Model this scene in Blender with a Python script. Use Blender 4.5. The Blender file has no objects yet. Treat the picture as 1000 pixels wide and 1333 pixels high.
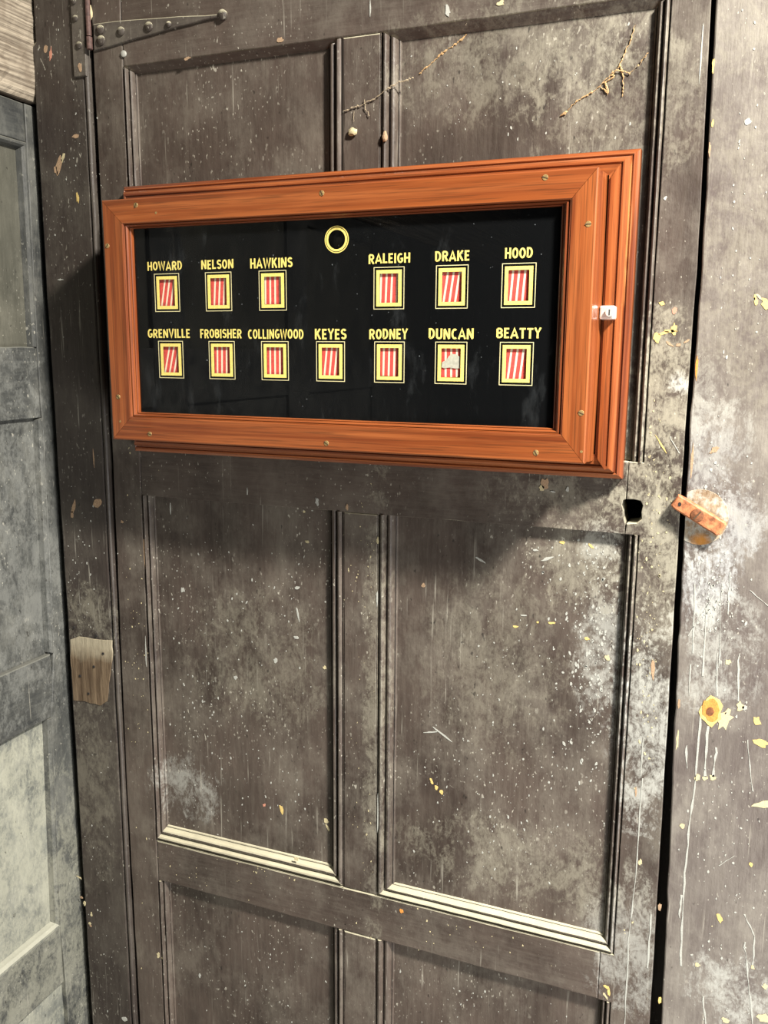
import bpy, bmesh, math, random
from mathutils import Vector, Matrix

random.seed(7)
SC = bpy.context.scene
COL = SC.collection

# ------------------------------------------------------------------ camera, world, lights, exposure
CAM_F, CAM_D, CAM_Z = 1143.1, 1.0732, 1.5          # focal length in px of a 1000x1333 frame, distance to the door, height
RT = ((0.92882837, -0.00716276, 0.37044102),       # rows: camera right / down / forward, columns: X, -Z, Y
      (0.07344703, 0.98353144, -0.16514069),
      (-0.36315753, 0.18059515, 0.91405798))
cam = bpy.data.objects.new('camera', bpy.data.cameras.new('camera'))
COL.objects.link(cam)
cam.data.sensor_fit = 'HORIZONTAL'
cam.data.sensor_width = 36.0
cam.data.lens = CAM_F / 1000 * 36.0
cam.data.clip_start = 0.01
_w = lambda r: Vector((r[0], r[2], -r[1]))
_r, _d, _f = _w(RT[0]), _w(RT[1]), _w(RT[2])
cam.matrix_world = Matrix(((_r.x, -_d.x, -_f.x, 0), (_r.y, -_d.y, -_f.y, -CAM_D), (_r.z, -_d.z, -_f.z, CAM_Z), (0, 0, 0, 1)))
SC.camera = cam

world = bpy.data.worlds.new('world')
SC.world = world
world.use_nodes = True
world.node_tree.nodes['Background'].inputs[0].default_value = (0.93, 1.0, 1.02, 1)
world.node_tree.nodes['Background'].inputs[1].default_value = 0.09


def area(name, loc, target, size, power, color, size_y=None):
    l = bpy.data.lights.new(name, 'AREA')
    l.energy = power
    l.color = color
    l.size = size
    if size_y:
        l.shape = 'RECTANGLE'
        l.size_y = size_y
    o = bpy.data.objects.new(name, l)
    COL.objects.link(o)
    o.location = loc
    o.rotation_euler = (Vector(target) - Vector(loc)).to_track_quat('-Z', 'Y').to_euler()
    return o


key = area('ceiling_lamp_light', (0.94, -0.85, 2.77), (-0.05, 0, 0.95), 0.20, 76, (1.0, 0.94, 0.85))
key.data.spread = math.radians(112)
area('doorway_daylight', (1.0, -1.0, 0.40), (-0.15, 0, 0.6), 0.8, 34, (1.0, 0.985, 0.96), 0.7)
SC.view_settings.view_transform = 'Standard'
SC.view_settings.look = 'None'
SC.view_settings.exposure = 0.0
SC.view_settings.gamma = 1.0
SC.view_settings.use_curve_mapping = False


def at(px, py, y=0.0):
    """pixel of the photograph -> (x, z) on the plane at depth y (door face is y = 0)"""
    a, b = (px - 500) / CAM_F, (py - 666.5) / CAM_F
    w = [a * RT[0][i] + b * RT[1][i] + RT[2][i] for i in range(3)]
    s = (CAM_D + y) / w[2]
    return (w[0] * s, CAM_Z - w[1] * s)


# ------------------------------------------------------------------ materials
class NT:
    def __init__(self, name):
        self.m = bpy.data.materials.new(name)
        self.m.use_nodes = True
        self.t = self.m.node_tree
        self.b = self.t.nodes['Principled BSDF']
        self.out = self.t.nodes['Material Output']

    def n(self, typ, **kw):
        nd = self.t.nodes.new(typ)
        for k, v in kw.items():
            setattr(nd, k, v)
        return nd

    def put(self, sock, v):
        if isinstance(v, bpy.types.NodeSocket):
            self.t.links.new(v, sock)
        else:
            if sock.type == 'RGBA' and len(v) == 3:
                v = (*v, 1)
            sock.default_value = v

    def math(self, op, a, b=0.0, clamp=False):
        nd = self.n('ShaderNodeMath', operation=op, use_clamp=clamp)
        self.put(nd.inputs[0], a)
        self.put(nd.inputs[1], b)
        return nd.outputs[0]

    def vmath(self, op, a, b):
        nd = self.n('ShaderNodeVectorMath', operation=op)
        self.put(nd.inputs[0], a)
        self.put(nd.inputs[1], b)
        return nd.outputs[1] if op in ('LENGTH', 'DOT_PRODUCT') else nd.outputs[0]

    def pos(self):
        if not hasattr(self, '_p'):
            g = self.n('ShaderNodeNewGeometry')
            self._p, self._nrm = g.outputs['Position'], g.outputs['Normal']
        return self._p

    def noise(self, scale, stretch=(1, 1, 1), detail=4, rough=0.55, vec=None, dist=0.0, offs=0.0):
        v = self.vmath('MULTIPLY', vec or self.pos(), stretch)
        if offs:
            v = self.vmath('ADD', v, (offs, offs * 1.7, offs * 0.6))
        nd = self.n('ShaderNodeTexNoise')
        nd.inputs['Scale'].default_value = scale
        nd.inputs['Detail'].default_value = detail
        nd.inputs['Roughness'].default_value = rough
        nd.inputs['Distortion'].default_value = dist
        self.put(nd.inputs['Vector'], v)
        return nd.outputs[0]

    def ramp(self, v, lo, hi, a=0.0, b=1.0):
        nd = self.n('ShaderNodeMapRange', clamp=True)
        self.put(nd.inputs[0], v)
        for i, x in enumerate((lo, hi, a, b)):
            nd.inputs[i + 1].default_value = x
        return nd.outputs[0]

    def mix(self, f, a, b):
        nd = self.n('ShaderNodeMix', data_type='RGBA')
        self.put(nd.inputs[0], f)
        self.put(nd.inputs[6], a)
        self.put(nd.inputs[7], b)
        return nd.outputs[2]

    def blob(self, c, r, soft=0.6):
        """1 inside an ellipse (x, z) of half sizes r round c, falling to 0; a stain with a shape of its own"""
        v = self.vmath('SUBTRACT', self.pos(), (c[0], 0, c[1]))
        v = self.vmath('MULTIPLY', v, (1 / r[0], 0, 1 / r[1]))
        return self.ramp(self.vmath('LENGTH', v, (0, 0, 0)), 1 + soft * 0.5, 1 - soft, 0, 1)

    def bump(self, h, dist, strength=0.6):
        nd = self.n('ShaderNodeBump')
        nd.inputs['Distance'].default_value = dist
        nd.inputs['Strength'].default_value = strength
        self.put(nd.inputs['Height'], h)
        self.put(self.b.inputs['Normal'], nd.outputs[0])

    def done(self, col, rough, spec=0.5):
        self.put(self.b.inputs['Base Color'], col)
        self.put(self.b.inputs['Roughness'], rough)
        self.b.inputs['Specular IOR Level'].default_value = spec
        return self.m


AX = {'v': (1, 1, 0.10), 'h': (0.10, 1, 1), 'y': (1, 0.10, 1)}


def paint(name, dark, light, dust, axis, dustiness=0.45, chalk=(), specks=0.5, ledge=(0.50, 0.47, 0.34)):
    m = NT(name)
    ax = AX[axis]
    big = m.noise(5, detail=3, offs=3)
    mid = m.noise(22, (1, 1, 0.45) if axis == 'v' else (0.5, 1, 0.5), detail=6, rough=0.65)
    col = m.mix(m.ramp(m.math('ADD', m.math('MULTIPLY', big, 0.6), m.math('MULTIPLY', mid, 0.4)), 0.40, 0.62), dark, light)
    # fine grain of brushed, worn paint
    grain = m.noise(160, ax, detail=4, rough=0.7)
    col = m.mix(m.ramp(grain, 0.42, 0.80, 0, 0.24), col, dust)
    # cloudy grime
    cloud = m.noise(13, (1, 1, 0.7), detail=8, rough=0.72, offs=11)
    mask = m.ramp(cloud, 0.47, 0.68, 0, dustiness)
    col = m.mix(mask, col, dust)
    # chalky patches
    if chalk:
        ch1 = m.noise(30, (1, 1, 0.75), detail=8, rough=0.72, dist=0.8, offs=5)
        ch2 = m.noise(210, (1, 1, 0.6), detail=5, rough=0.75, dist=0.5, offs=15)
    for (c, r, amt, cc) in chalk:
        b = m.blob(c, r)
        nz = m.math('ADD', m.math('MULTIPLY', ch1, 0.6), m.math('MULTIPLY', ch2, 0.4))
        nz = m.math('ADD', nz, m.math('MULTIPLY', b, 0.11))
        k = m.math('MULTIPLY', m.ramp(nz, 0.53, 0.66, 0, amt), m.ramp(b, 0.0, 0.30, 0, 1))
        col = m.mix(k, col, cc)
    # vertical rubs and scratches
    sc = m.noise(230, (1, 1, 0.035), detail=2, rough=0.5, offs=5)
    sel = m.noise(9, detail=3, offs=21)
    k = m.math('MULTIPLY', m.ramp(sc, 0.66, 0.76, 0, 0.6), m.ramp(sel, 0.50, 0.62))
    col = m.mix(k, col, (0.38, 0.36, 0.30))
    # specks of limewash and plaster
    sp = m.noise(330, (1, 1, 0.55), detail=1, rough=0.4, offs=8)
    sp2 = m.noise(110, (1, 1, 0.6), detail=2, rough=0.5, offs=31)
    dens = m.ramp(m.noise(7, detail=3, offs=40), 0.42, 0.62)
    k = m.math('MULTIPLY', m.ramp(sp, 0.70, 0.75, 0, specks), dens)
    col = m.mix(k, col, (0.62, 0.60, 0.50))
    k = m.math('MULTIPLY', m.ramp(sp2, 0.70, 0.74, 0, specks), dens)
    col = m.mix(k, col, (0.52, 0.50, 0.42))
    # dark pits
    k = m.ramp(m.noise(140, (1, 1, 0.5), detail=2, offs=50), 0.30, 0.24, 0, 0.7)
    col = m.mix(k, col, (0.012, 0.010, 0.008))
    # settled dust on upward faces
    sx = m.n('ShaderNodeSeparateXYZ')
    m.put(sx.inputs[0], m._nrm)
    k = m.math('MULTIPLY', m.ramp(sx.outputs[2], 0.12, 0.55), m.ramp(mid, 0.3, 0.6, 0.65, 0.95))
    col = m.mix(k, col, ledge)
    h = m.math('ADD', m.math('MULTIPLY', grain, 0.5), m.math('MULTIPLY', cloud, 1.0))
    h = m.math('ADD', h, m.math('MULTIPLY', sp2, 0.5))
    m.bump(h, 0.0018, 0.55)
    return m.done(col, m.ramp(cloud, 0.4, 0.7, 0.46, 0.72), 0.45)


CH = (0.40, 0.405, 0.37)
CHY = (0.27, 0.252, 0.195)


def P(px, py):
    return at(px, py)


door_chalk = [
    (P(845, 610), (0.055, 0.17), 0.85, CHY), (P(868, 760), (0.04, 0.14), 0.8, CHY), (P(850, 940), (0.05, 0.15), 0.75, CH),
    (P(855, 520), (0.05, 0.10), 0.5, CHY), (P(883, 500), (0.012, 0.014), 1.0, CH),
    (P(782, 850), (0.034, 0.10), 0.55, CH), (P(760, 740), (0.07, 0.06), 0.55, CHY), (P(740, 645), (0.10, 0.035), 0.5, CHY),
    (P(785, 710), (0.03, 0.03), 0.4, CH), (P(815, 1230), (0.05, 0.10), 0.5, CH),
    (P(660, 70), (0.16, 0.07), 0.4, CHY), (P(800, 130), (0.10, 0.10), 0.45, CHY),
    (P(240, 1030), (0.06, 0.05), 0.5, CH), (P(330, 860), (0.12, 0.10), 0.35, CHY), (P(680, 1130), (0.16, 0.06), 0.5, CHY),
    (P(640, 870), (0.10, 0.12), 0.3, CHY), (P(490, 900), (0.02, 0.4), 0.5, CHY),
]
DK, LT, DU = (0.035, 0.025, 0.0200), (0.078, 0.059, 0.048), (0.185, 0.165, 0.132)
M = {}
M['door_v'] = paint('door_paint_upright', DK, LT, DU, 'v', 0.5, door_chalk)
M['door_h'] = paint('door_paint_level', DK, LT, DU, 'h', 0.35, door_chalk)
M['jamb'] = paint('jamb_paint', (0.026, 0.019, 0.016), (0.047, 0.037, 0.031), (0.115, 0.104, 0.083), 'v', 0.45,
                  [(P(118, 800), (0.06, 0.05), 0.5, CHY), (P(115, 1000), (0.06, 0.2), 0.3, CHY)], 0.45)
post_chalk = [
    (P(925, 590), (0.05, 0.065), 0.55, (0.36, 0.37, 0.37)), (P(945, 690), (0.04, 0.065), 0.7, (0.37, 0.38, 0.38)),
    (P(915, 760), (0.036, 0.055), 0.75, (0.37, 0.38, 0.38)), (P(930, 850), (0.05, 0.08), 0.6, CH), (P(915, 520), (0.03, 0.05), 0.35, CH),
    (P(950, 1290), (0.05, 0.05), 0.7, CH), (P(985, 300), (0.1, 0.3), 0.35, CHY), (P(905, 700), (0.02, 0.05), 0.85, (0.42, 0.43, 0.41)),
]
M['post'] = paint('post_paint', (0.085, 0.068, 0.062), (0.155, 0.137, 0.120), (0.27, 0.25, 0.21), 'v', 0.5, post_chalk, 0.6)
WCH = [((-0.99, 1.2), (0.1, 0.30), 0.5, (0.20, 0.205, 0.19)), ((-0.99, 0.55), (0.1, 0.25), 0.6, (0.25, 0.25, 0.20))]
GD, GL, GU = (0.026, 0.028, 0.028), (0.066, 0.069, 0.065), (0.19, 0.19, 0.165)
M['grey_v'] = paint('wall_grey_upright', GD, GL, GU, 'v', 0.55, WCH, 0.4, ledge=(0.16, 0.16, 0.14))
M['grey_h'] = paint('wall_grey_level', GD, GL, GU, 'y', 0.5, WCH, 0.4, ledge=(0.15, 0.15, 0.13))
M['panel_green'] = paint('wall_panel_green_grey', (0.048, 0.048, 0.038), (0.088, 0.086, 0.068), (0.17, 0.165, 0.13), 'v', 0.5, [], 0.3)
M['panel_pale'] = paint('wall_panel_pale_grey', (0.075, 0.082, 0.078), (0.17, 0.178, 0.158), (0.33, 0.33, 0.27), 'v', 0.8, [((-0.99, 0.7), (0.1, 0.4), 0.6, (0.34, 0.34, 0.27))], 0.5, ledge=(0.33, 0.33, 0.27))
M['hinge'] = paint('hinge_paint', (0.045, 0.037, 0.032), (0.08, 0.068, 0.058), (0.17, 0.155, 0.12), 'h', 0.6, [], 0.4)


def whitewash():
    m = NT('whitewashed_beam')
    st = m.noise(34, (1, 0.10, 5.5), detail=6, rough=0.6, dist=0.15)
    col = m.mix(m.ramp(st, 0.36, 0.60), (0.075, 0.056, 0.040), (0.40, 0.345, 0.265))
    bl = m.noise(30, (1, 1, 1), detail=5, offs=4)
    col = m.mix(m.ramp(bl, 0.50, 0.66, 0, 0.6), col, (0.16, 0.125, 0.09))
    m.bump(st, 0.004, 0.9)
    return m.done(col, 0.8, 0.3)


M['beam'] = whitewash()


def varnish(name, axis, tint=1.0, red=0.0):
    tint *= 0.57
    m = NT(name)
    ax = {'v': (1, 1, 0.022), 'h': (0.022, 1, 1)}[axis]
    g1 = m.noise(120, ax, detail=5, rough=0.65, dist=0.3)
    g2 = m.noise(26, tuple(min(1, a * 1.6) for a in ax), detail=4, rough=0.6, dist=1.2, offs=2)
    g3 = m.noise(620, ax, detail=2, rough=0.5, offs=9)
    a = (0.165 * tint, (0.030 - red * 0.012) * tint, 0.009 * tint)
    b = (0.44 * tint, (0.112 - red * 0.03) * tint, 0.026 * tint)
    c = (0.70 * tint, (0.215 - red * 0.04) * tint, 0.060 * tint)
    col = m.mix(m.ramp(g2, 0.3, 0.7), a, b)
    col = m.mix(m.ramp(g1, 0.42, 0.72, 0, 0.75), col, c)
    col = m.mix(m.ramp(g3, 0.54, 0.68, 0, 0.5), col, (0.10 * tint, 0.022, 0.008))
    # pale scuffs
    k = m.math('MULTIPLY', m.ramp(m.noise(60, ax, detail=4, rough=0.7, offs=17), 0.66, 0.74, 0, 0.5), m.ramp(m.noise(14, detail=2, offs=6), 0.5, 0.6))
    col = m.mix(k, col, (0.72, 0.34, 0.12))
    m.bump(g1, 0.0006, 0.4)
    m.b.inputs['Coat Weight'].default_value = 0.55
    m.b.inputs['Coat Roughness'].default_value = 0.09
    return m.done(col, 0.36, 0.5)


M['wood_h'] = varnish('varnished_mahogany_level', 'h')
M['wood_v'] = varnish('varnished_mahogany_upright', 'v')
M['shaded_bead_h'] = varnish('shaded_mahogany_level', 'h', 0.62, 0.6)  # same mahogany, with the shade on the bead put into its colour
M['shaded_bead_v'] = varnish('shaded_mahogany_upright', 'v', 0.62, 0.6)


def plain(name, col, rough=0.6, metal=0.0, var=0.0, scale=200, bump=0.0, spec=0.5):
    m = NT(name)
    c = (*col, 1)
    if var:
        nz = m.noise(scale, detail=5, rough=0.65)
        c = m.mix(m.ramp(nz, 0.35, 0.65), tuple(x * (1 - var) for x in col), tuple(min(1, x * (1 + var)) for x in col))
        if bump:
            m.bump(nz, bump, 0.6)
    m.b.inputs['Metallic'].default_value = metal
    return m.done(c, rough, spec)


M['black'] = plain('black_backing', (0.0006, 0.0010, 0.0014), 0.9, spec=0.1)
M['void'] = plain('dark_board', (0.012, 0.010, 0.009), 0.9)
M['gold'] = plain('gold_lettering', (0.92, 0.74, 0.20), 0.45, 0.0, 0.12, 420)
M['gold_line'] = plain('pale_gold_line', (0.75, 0.68, 0.38), 0.45, 0.0)
M['flag_red'] = plain('flag_red', (0.66, 0.075, 0.06), 0.6, 0, 0.18, 300)
M['flag_white'] = plain('flag_white', (0.86, 0.74, 0.55), 0.6)
M['paper'] = plain('torn_grey_paper', (0.42, 0.42, 0.34), 0.8, 0, 0.15, 400)
M['brass'] = plain('aged_brass', (0.33, 0.225, 0.09), 0.5, 0.4, 0.4, 900)
M['slot'] = plain('screw_slot', (0.06, 0.035, 0.015), 0.7)
M['chrome'] = plain('worn_chrome', (0.88, 0.87, 0.82), 0.35, 0.6, 0.1, 500)
M['lock_dark'] = plain('lock_recess', (0.03, 0.03, 0.03), 0.5)
M['rust'] = plain('rusty_button', (0.37, 0.135, 0.055), 0.6, 0.0, 0.55, 130, 0.001)
M['rust_dark'] = plain('rusty_screw', (0.20, 0.075, 0.03), 0.65, 0.2, 0.4, 300)
M['rust_red'] = plain('red_rust_hinge_pin', (0.085, 0.046, 0.038), 0.7, 0, 0.4, 200)
M['cream'] = plain('cream_paint_fleck', (0.48, 0.42, 0.25), 0.7, 0, 0.15, 600)
M['yellow'] = plain('yellow_paint_fleck', (0.58, 0.43, 0.15), 0.7, 0, 0.15, 600)
M['white'] = plain('white_paint_fleck', (0.36, 0.365, 0.33), 0.7, 0, 0.15, 600)
M['tan'] = plain('bare_wood_fleck', (0.34, 0.23, 0.14), 0.8, 0, 0.25, 600)
M['orange'] = plain('orange_resin', (0.58, 0.24, 0.05), 0.55, 0, 0.3, 500)
M['pink'] = plain('pink_paint_fleck', (0.50, 0.22, 0.15), 0.7)
M['web'] = plain('dusty_cobweb', (0.34, 0.28, 0.19), 0.9, 0, 0.3, 700)
M['web_tan'] = plain('tan_cobweb', (0.46, 0.30, 0.14), 0.9, 0, 0.3, 700)
M['floor'] = plain('stone_floor', (0.18, 0.17, 0.15), 0.8, 0, 0.3, 6, 0.004)


def bare():
    m = NT('bare_wood')
    g = m.noise(130, (1, 1, 0.08), detail=5, rough=0.7)
    col = m.mix(m.ramp(g, 0.35, 0.65), (0.075, 0.050, 0.030), (0.185, 0.135, 0.085))
    z = m.n('ShaderNodeSeparateXYZ')
    m.put(z.inputs[0], m.pos())
    k = m.ramp(m.math('ADD', z.outputs[2], m.math('MULTIPLY', m.noise(60, detail=5), 0.03)), 1.020, 1.050, 0, 0.75)
    col = m.mix(k, col, (0.40, 0.36, 0.26))
    m.bump(g, 0.002, 0.8)
    return m.done(col, 0.85, 0.2)


def worn_disc():
    m = NT('worn_disc_wood')
    g = m.noise(120, (1, 1, 0.3), detail=6, rough=0.7)
    col = m.mix(m.ramp(g, 0.35, 0.65), (0.16, 0.105, 0.06), (0.34, 0.27, 0.18))
    k = m.ramp(m.noise(90, detail=6, rough=0.7, offs=3), 0.44, 0.60, 0, 0.85)
    col = m.mix(k, col, (0.40, 0.405, 0.36))
    k = m.math('MULTIPLY', m.blob(P(912, 704), (0.011, 0.008)), 0.9)
    col = m.mix(k, col, (0.55, 0.23, 0.03))
    m.bump(g, 0.0015, 0.7)
    return m.done(col, 0.8, 0.3)


M['bare'] = bare()
M['disc'] = worn_disc()


def pane_material():
    m = NT('clear_pane')
    t = m.n('ShaderNodeBsdfTransparent')
    g = m.n('ShaderNodeBsdfGlossy')
    g.inputs['Roughness'].default_value = 0.015
    lw = m.n('ShaderNodeLayerWeight')
    lw.inputs['Blend'].default_value = 0.5
    fr = m.math('ADD', m.math('MULTIPLY', m.math('POWER', lw.outputs['Facing'], 5.0), 0.6), 0.028)
    d = m.n('ShaderNodeBsdfDiffuse')
    d.inputs['Color'].default_value = (0.5, 0.55, 0.58, 1)
    mx = m.n('ShaderNodeMixShader')
    m.put(mx.inputs[0], fr)
    m.put(mx.inputs[1], t.outputs[0])
    m.put(mx.inputs[2], g.outputs[0])
    # smears of dust on the glass
    sm = m.math('MULTIPLY', m.ramp(m.noise(34, (1, 1, 0.35), detail=6, rough=0.7), 0.58, 0.78, 0, 0.020), 1.0)
    dots = m.ramp(m.noise(260, detail=1, offs=7), 0.79, 0.82, 0, 0.22)
    k = m.math('ADD', m.math('ADD', sm, dots), 0.0)
    m2 = m.n('ShaderNodeMixShader')
    m.put(m2.inputs[0], k)
    m.put(m2.inputs[1], mx.outputs[0])
    m.put(m2.inputs[2], d.outputs[0])
    m.t.links.new(m2.outputs[0], m.out.inputs[0])
    m.t.nodes.remove(m.b)
    return m.m


M['pane'] = pane_material()


# ------------------------------------------------------------------ mesh helpers
def link(name, me, parent=None, mats=(), kind=None, label=None):
    o = bpy.data.objects.new(name, me)
    COL.objects.link(o)
    for mt in mats:
        me.materials.append(mt)
    if parent:
        o.parent = parent
    if kind:
        o['kind'] = kind
    if label:
        o['label'] = label
    return o


def mesh(name, verts, faces, mi=None, smooth=False):
    me = bpy.data.meshes.new(name)
    me.from_pydata([tuple(v) for v in verts], [], faces)
    if mi:
        for p, i in zip(me.polygons, mi):
            p.material_index = i
    bm = bmesh.new()
    bm.from_mesh(me)
    bmesh.ops.recalc_face_normals(bm, faces=bm.faces)
    bm.to_mesh(me)
    bm.free()
    if smooth:
        for p in me.polygons:
            p.use_smooth = True
    return me


def empty(name, loc, label=None, cat=None, kind=None, group=None):
    o = bpy.data.objects.new(name, None)
    COL.objects.link(o)
    o.empty_display_size = 0.05
    o['_loc'] = 0
    del o['_loc']
    if label:
        o['label'] = label
    if cat:
        o['category'] = cat
    if kind:
        o['kind'] = kind
    if group:
        o['group'] = group
    return o


def subdiv(pts, step=0.03, jit=0.0):
    out = []
    n = len(pts)
    for i in range(n):
        a, b = Vector(pts[i]), Vector(pts[(i + 1) % n])
        k = max(1, int((b - a).length / step))
        d = (b - a)
        nr = Vector((-d.y, d.x)).normalized() if d.length else Vector((0, 0))
        for j in range(k):
            p = a + d * (j / k)
            if j and jit:
                p = p + nr * random.gauss(0, jit)
            out.append(p)
    return out


def signed_area(p):
    return sum(p[i].x * p[(i + 1) % len(p)].y - p[(i + 1) % len(p)].x * p[i].y for i in range(len(p))) / 2


def inset(pts, d):
    n = len(pts)
    s = 1 if signed_area(pts) > 0 else -1
    out = []
    for i in range(n):
        a, b, c = pts[i - 1], pts[i], pts[(i + 1) % n]
        e1, e2 = (b - a).normalized(), (c - b).normalized()
        n1, n2 = Vector((-e1.y, e1.x)) * s, Vector((-e2.y, e2.x)) * s
        m = n1 + n2
        if m.length < 1e-6:
            m = n1
        m.normalize()
        out.append(b + m * (d / max(0.5, m.dot(n1))))
    return out


def slab(name, pts, y0, y1, mat, parent, bev=0.0015, step=0.03, jit=0.0003, plane='xz', kind=None, label=None):
    """board with outline pts (x, z), front face at y0, back at y1, small worn bevel on the front edges"""
    p = subdiv([Vector(q) for q in pts], step, jit)
    q = inset(p, bev)
    sg = 1 if y1 > y0 else -1
    n = len(p)
    if plane == 'xz':
        f = lambda v, y: (v.x, y, v.y)
    elif plane == 'yz':
        f = lambda v, y: (y, v.x, v.y)
    else:
        f = lambda v, y: (v.x, v.y, y)
    V = [f(v, y0) for v in q] + [f(v, y0 + sg * bev * 0.35) for v in inset(p, bev * 0.35)] + [f(v, y0 + sg * bev) for v in p] + [f(v, y1) for v in p]
    F = [list(range(n)), list(range(4 * n - 1, 3 * n - 1, -1))]
    for k in range(3):
        for i in range(n):
            j = (i + 1) % n
            F.append((k * n + i, k * n + j, (k + 1) * n + j, (k + 1) * n + i))
    return link(name, mesh(name, V, F), parent, [mat], kind, label)


def rect(x0, x1, z0, z1):
    return [(x0, z0), (x1, z0), (x1, z1), (x0, z1)]


DOOR_PROFILE = [(0, 0.0), (0.02, 0.004), (0.08, 0.0045), (0.11, 0.001), (0.17, -0.0012), (0.25, -0.002), (0.33, -0.001), (0.38, 0.002),
                (0.41, 0.0055), (0.46, 0.006), (0.50, 0.0035), (0.57, 0.002), (0.65, 0.0018), (0.73, 0.003), (0.79, 0.006), (0.84, 0.0095),
                (0.88, 0.010), (0.91, 0.0085), (0.95, 0.009), (1.0, 0.0118)]


def moulding(name, a, b, c, d, mat, parent, profile, y0=0.0, segs=24, jit=0.0, back=None, plane='xz'):
    """strip between outer edge a-b and inner edge c-d, cross section by profile (t, depth)"""
    a, b, c, d = (Vector(v) for v in (a, b, c, d))
    V, F = [], []
    m = len(profile)
    bk = back if back is not None else y0 + 0.016
    for s in range(segs + 1):
        u = s / segs
        o, i = a.lerp(b, u), c.lerp(d, u)
        w = random.gauss(0, jit) if jit else 0
        for (t, h) in profile:
            p = o.lerp(i, t)
            V.append((p.x, y0 + h + w, p.y) if plane == 'xz' else (y0 - h + w, p.x, p.y))
        for t in (1.0, 0.0):
            p = o.lerp(i, t)
            V.append((p.x, bk, p.y) if plane == 'xz' else (bk, p.x, p.y))
    k = m + 2
    for s in range(segs):
        for j in range(k):
            j2 = (j + 1) % k
            F.append((s * k + j, s * k + j2, (s + 1) * k + j2, (s + 1) * k + j))
    F.append(list(range(k)))
    F.append(list(range(segs * k + k - 1, segs * k - 1, -1)))
    me = mesh(name, V, F)
    o = link(name, me, parent, [mat])
    return o


def disc_mesh(name, c, r, y0, y1, n=24, rx=None, dome=0.0, plane='xz', bev=0.0004):
    """round pad centred at c=(x,z) from back y1 to front y0"""
    rx = rx or r
    rings = [(1.0, y1), (1.0, y0 + bev), (0.93, y0), (0.6, y0 - dome * 0.6), (0.25, y0 - dome)]
    V, F = [], []
    for (k, y) in rings:
        for i in range(n):
            an = 2 * math.pi * i / n
            V.append((c[0] + rx * k * math.cos(an), y, c[1] + r * k * math.sin(an)))
    for q in range(len(rings) - 1):
        for i in range(n):
            j = (i + 1) % n
            F.append((q * n + i, q * n + j, (q + 1) * n + j, (q + 1) * n + i))
    F.append(list(range((len(rings) - 1) * n, len(rings) * n)))
    F.append(list(range(n - 1, -1, -1)))
    return mesh(name, V, F)


def box_pts(V, F, x0, x1, y0, y1, z0, z1):
    b = len(V)
    V += [(x, y, z) for x in (x0, x1) for y in (y0, y1) for z in (z0, z1)]
    for f in ((0, 1, 3, 2), (4, 6, 7, 5), (0, 4, 5, 1), (2, 3, 7, 6), (0, 2, 6, 4), (1, 5, 7, 3)):
        F.append(tuple(b + i for i in f))


def blob_pts(c, rx, rz, rot=0.0, n=11, rough=0.3):
    out = []
    for i in range(n):
        an = 2 * math.pi * i / n
        k = 1 + random.uniform(-rough, rough)
        x, z = rx * k * math.cos(an), rz * k * math.sin(an)
        out.append((c[0] + x * math.cos(rot) - z * math.sin(rot), c[1] + x * math.sin(rot) + z * math.cos(rot)))
    return out


def thin(name, pts, y0, y1, mat, parent, label=None):
    n = len(pts)
    V = [(p[0], y0, p[1]) for p in pts] + [(p[0], y1, p[1]) for p in pts]
    F = [list(range(n)), list(range(2 * n - 1, n - 1, -1))] + [(i, (i + 1) % n, n + (i + 1) % n, n + i) for i in range(n)]
    return link(name, mesh(name, V, F), parent, [mat], label=label)


# ------------------------------------------------------------------ setting: floor, backing, left wall
fl = link('floor', mesh('floor', [(-1.3, -3.4, -0.05), (1.6, -3.4, -0.05), (1.6, 0.4, -0.05), (-1.3, 0.4, -0.05),
                                 (-1.3, -3.4, 0), (1.6, -3.4, 0), (1.6, 0.4, 0), (-1.3, 0.4, 0)],
                        [(0, 3, 2, 1), (4, 5, 6, 7), (0, 1, 5, 4), (1, 2, 6, 5), (2, 3, 7, 6), (3, 0, 4, 7)]), None, [M['floor']], 'structure')
V, F = [], []
box_pts(V, F, -1.3, 1.6, 0.16, 0.22, 0, 2.6)
link('gap_backing', mesh('gap_backing', V, F), None, [M['void']], 'structure')  # dark sheet added behind the door so its gaps look unlit
# plain boarded wall on the far side of the passage, behind the camera
wf = empty('wall_front', (0, 0, 0), kind='structure')
x = -1.2
while x < 1.2:
    wdt = random.uniform(0.15, 0.24)
    slab('board', rect(x, x + wdt - 0.006, 0, 2.45), -3.2, -3.24, M['grey_v'], wf, 0.003, 0.3, 0)
    x += wdt

wl = empty('wall_left', (0, 0, 0), kind='structure')
X0 = -0.987
# outer carcass behind the panels
V, F = [], []
box_pts(V, F, -1.06, -1.005, -3.2, 0.16, 0, 2.5)
link('backing_board', mesh('backing_board', V, F), wl, [M['void']])


def lslab(name, y0, y1, z0, z1, x, th, mat, pts=None, **k):
    return slab(name, pts or rect(y0, y1, z0, z1), x, x - th, mat, wl, plane='yz', **k)


ROWS = [(1.502, 1.794), (1.020, 1.395), (0.547, 0.915), (0.12, 0.442)]
PM = ['panel_green', 'grey_v', 'panel_pale', 'panel_pale']
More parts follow.
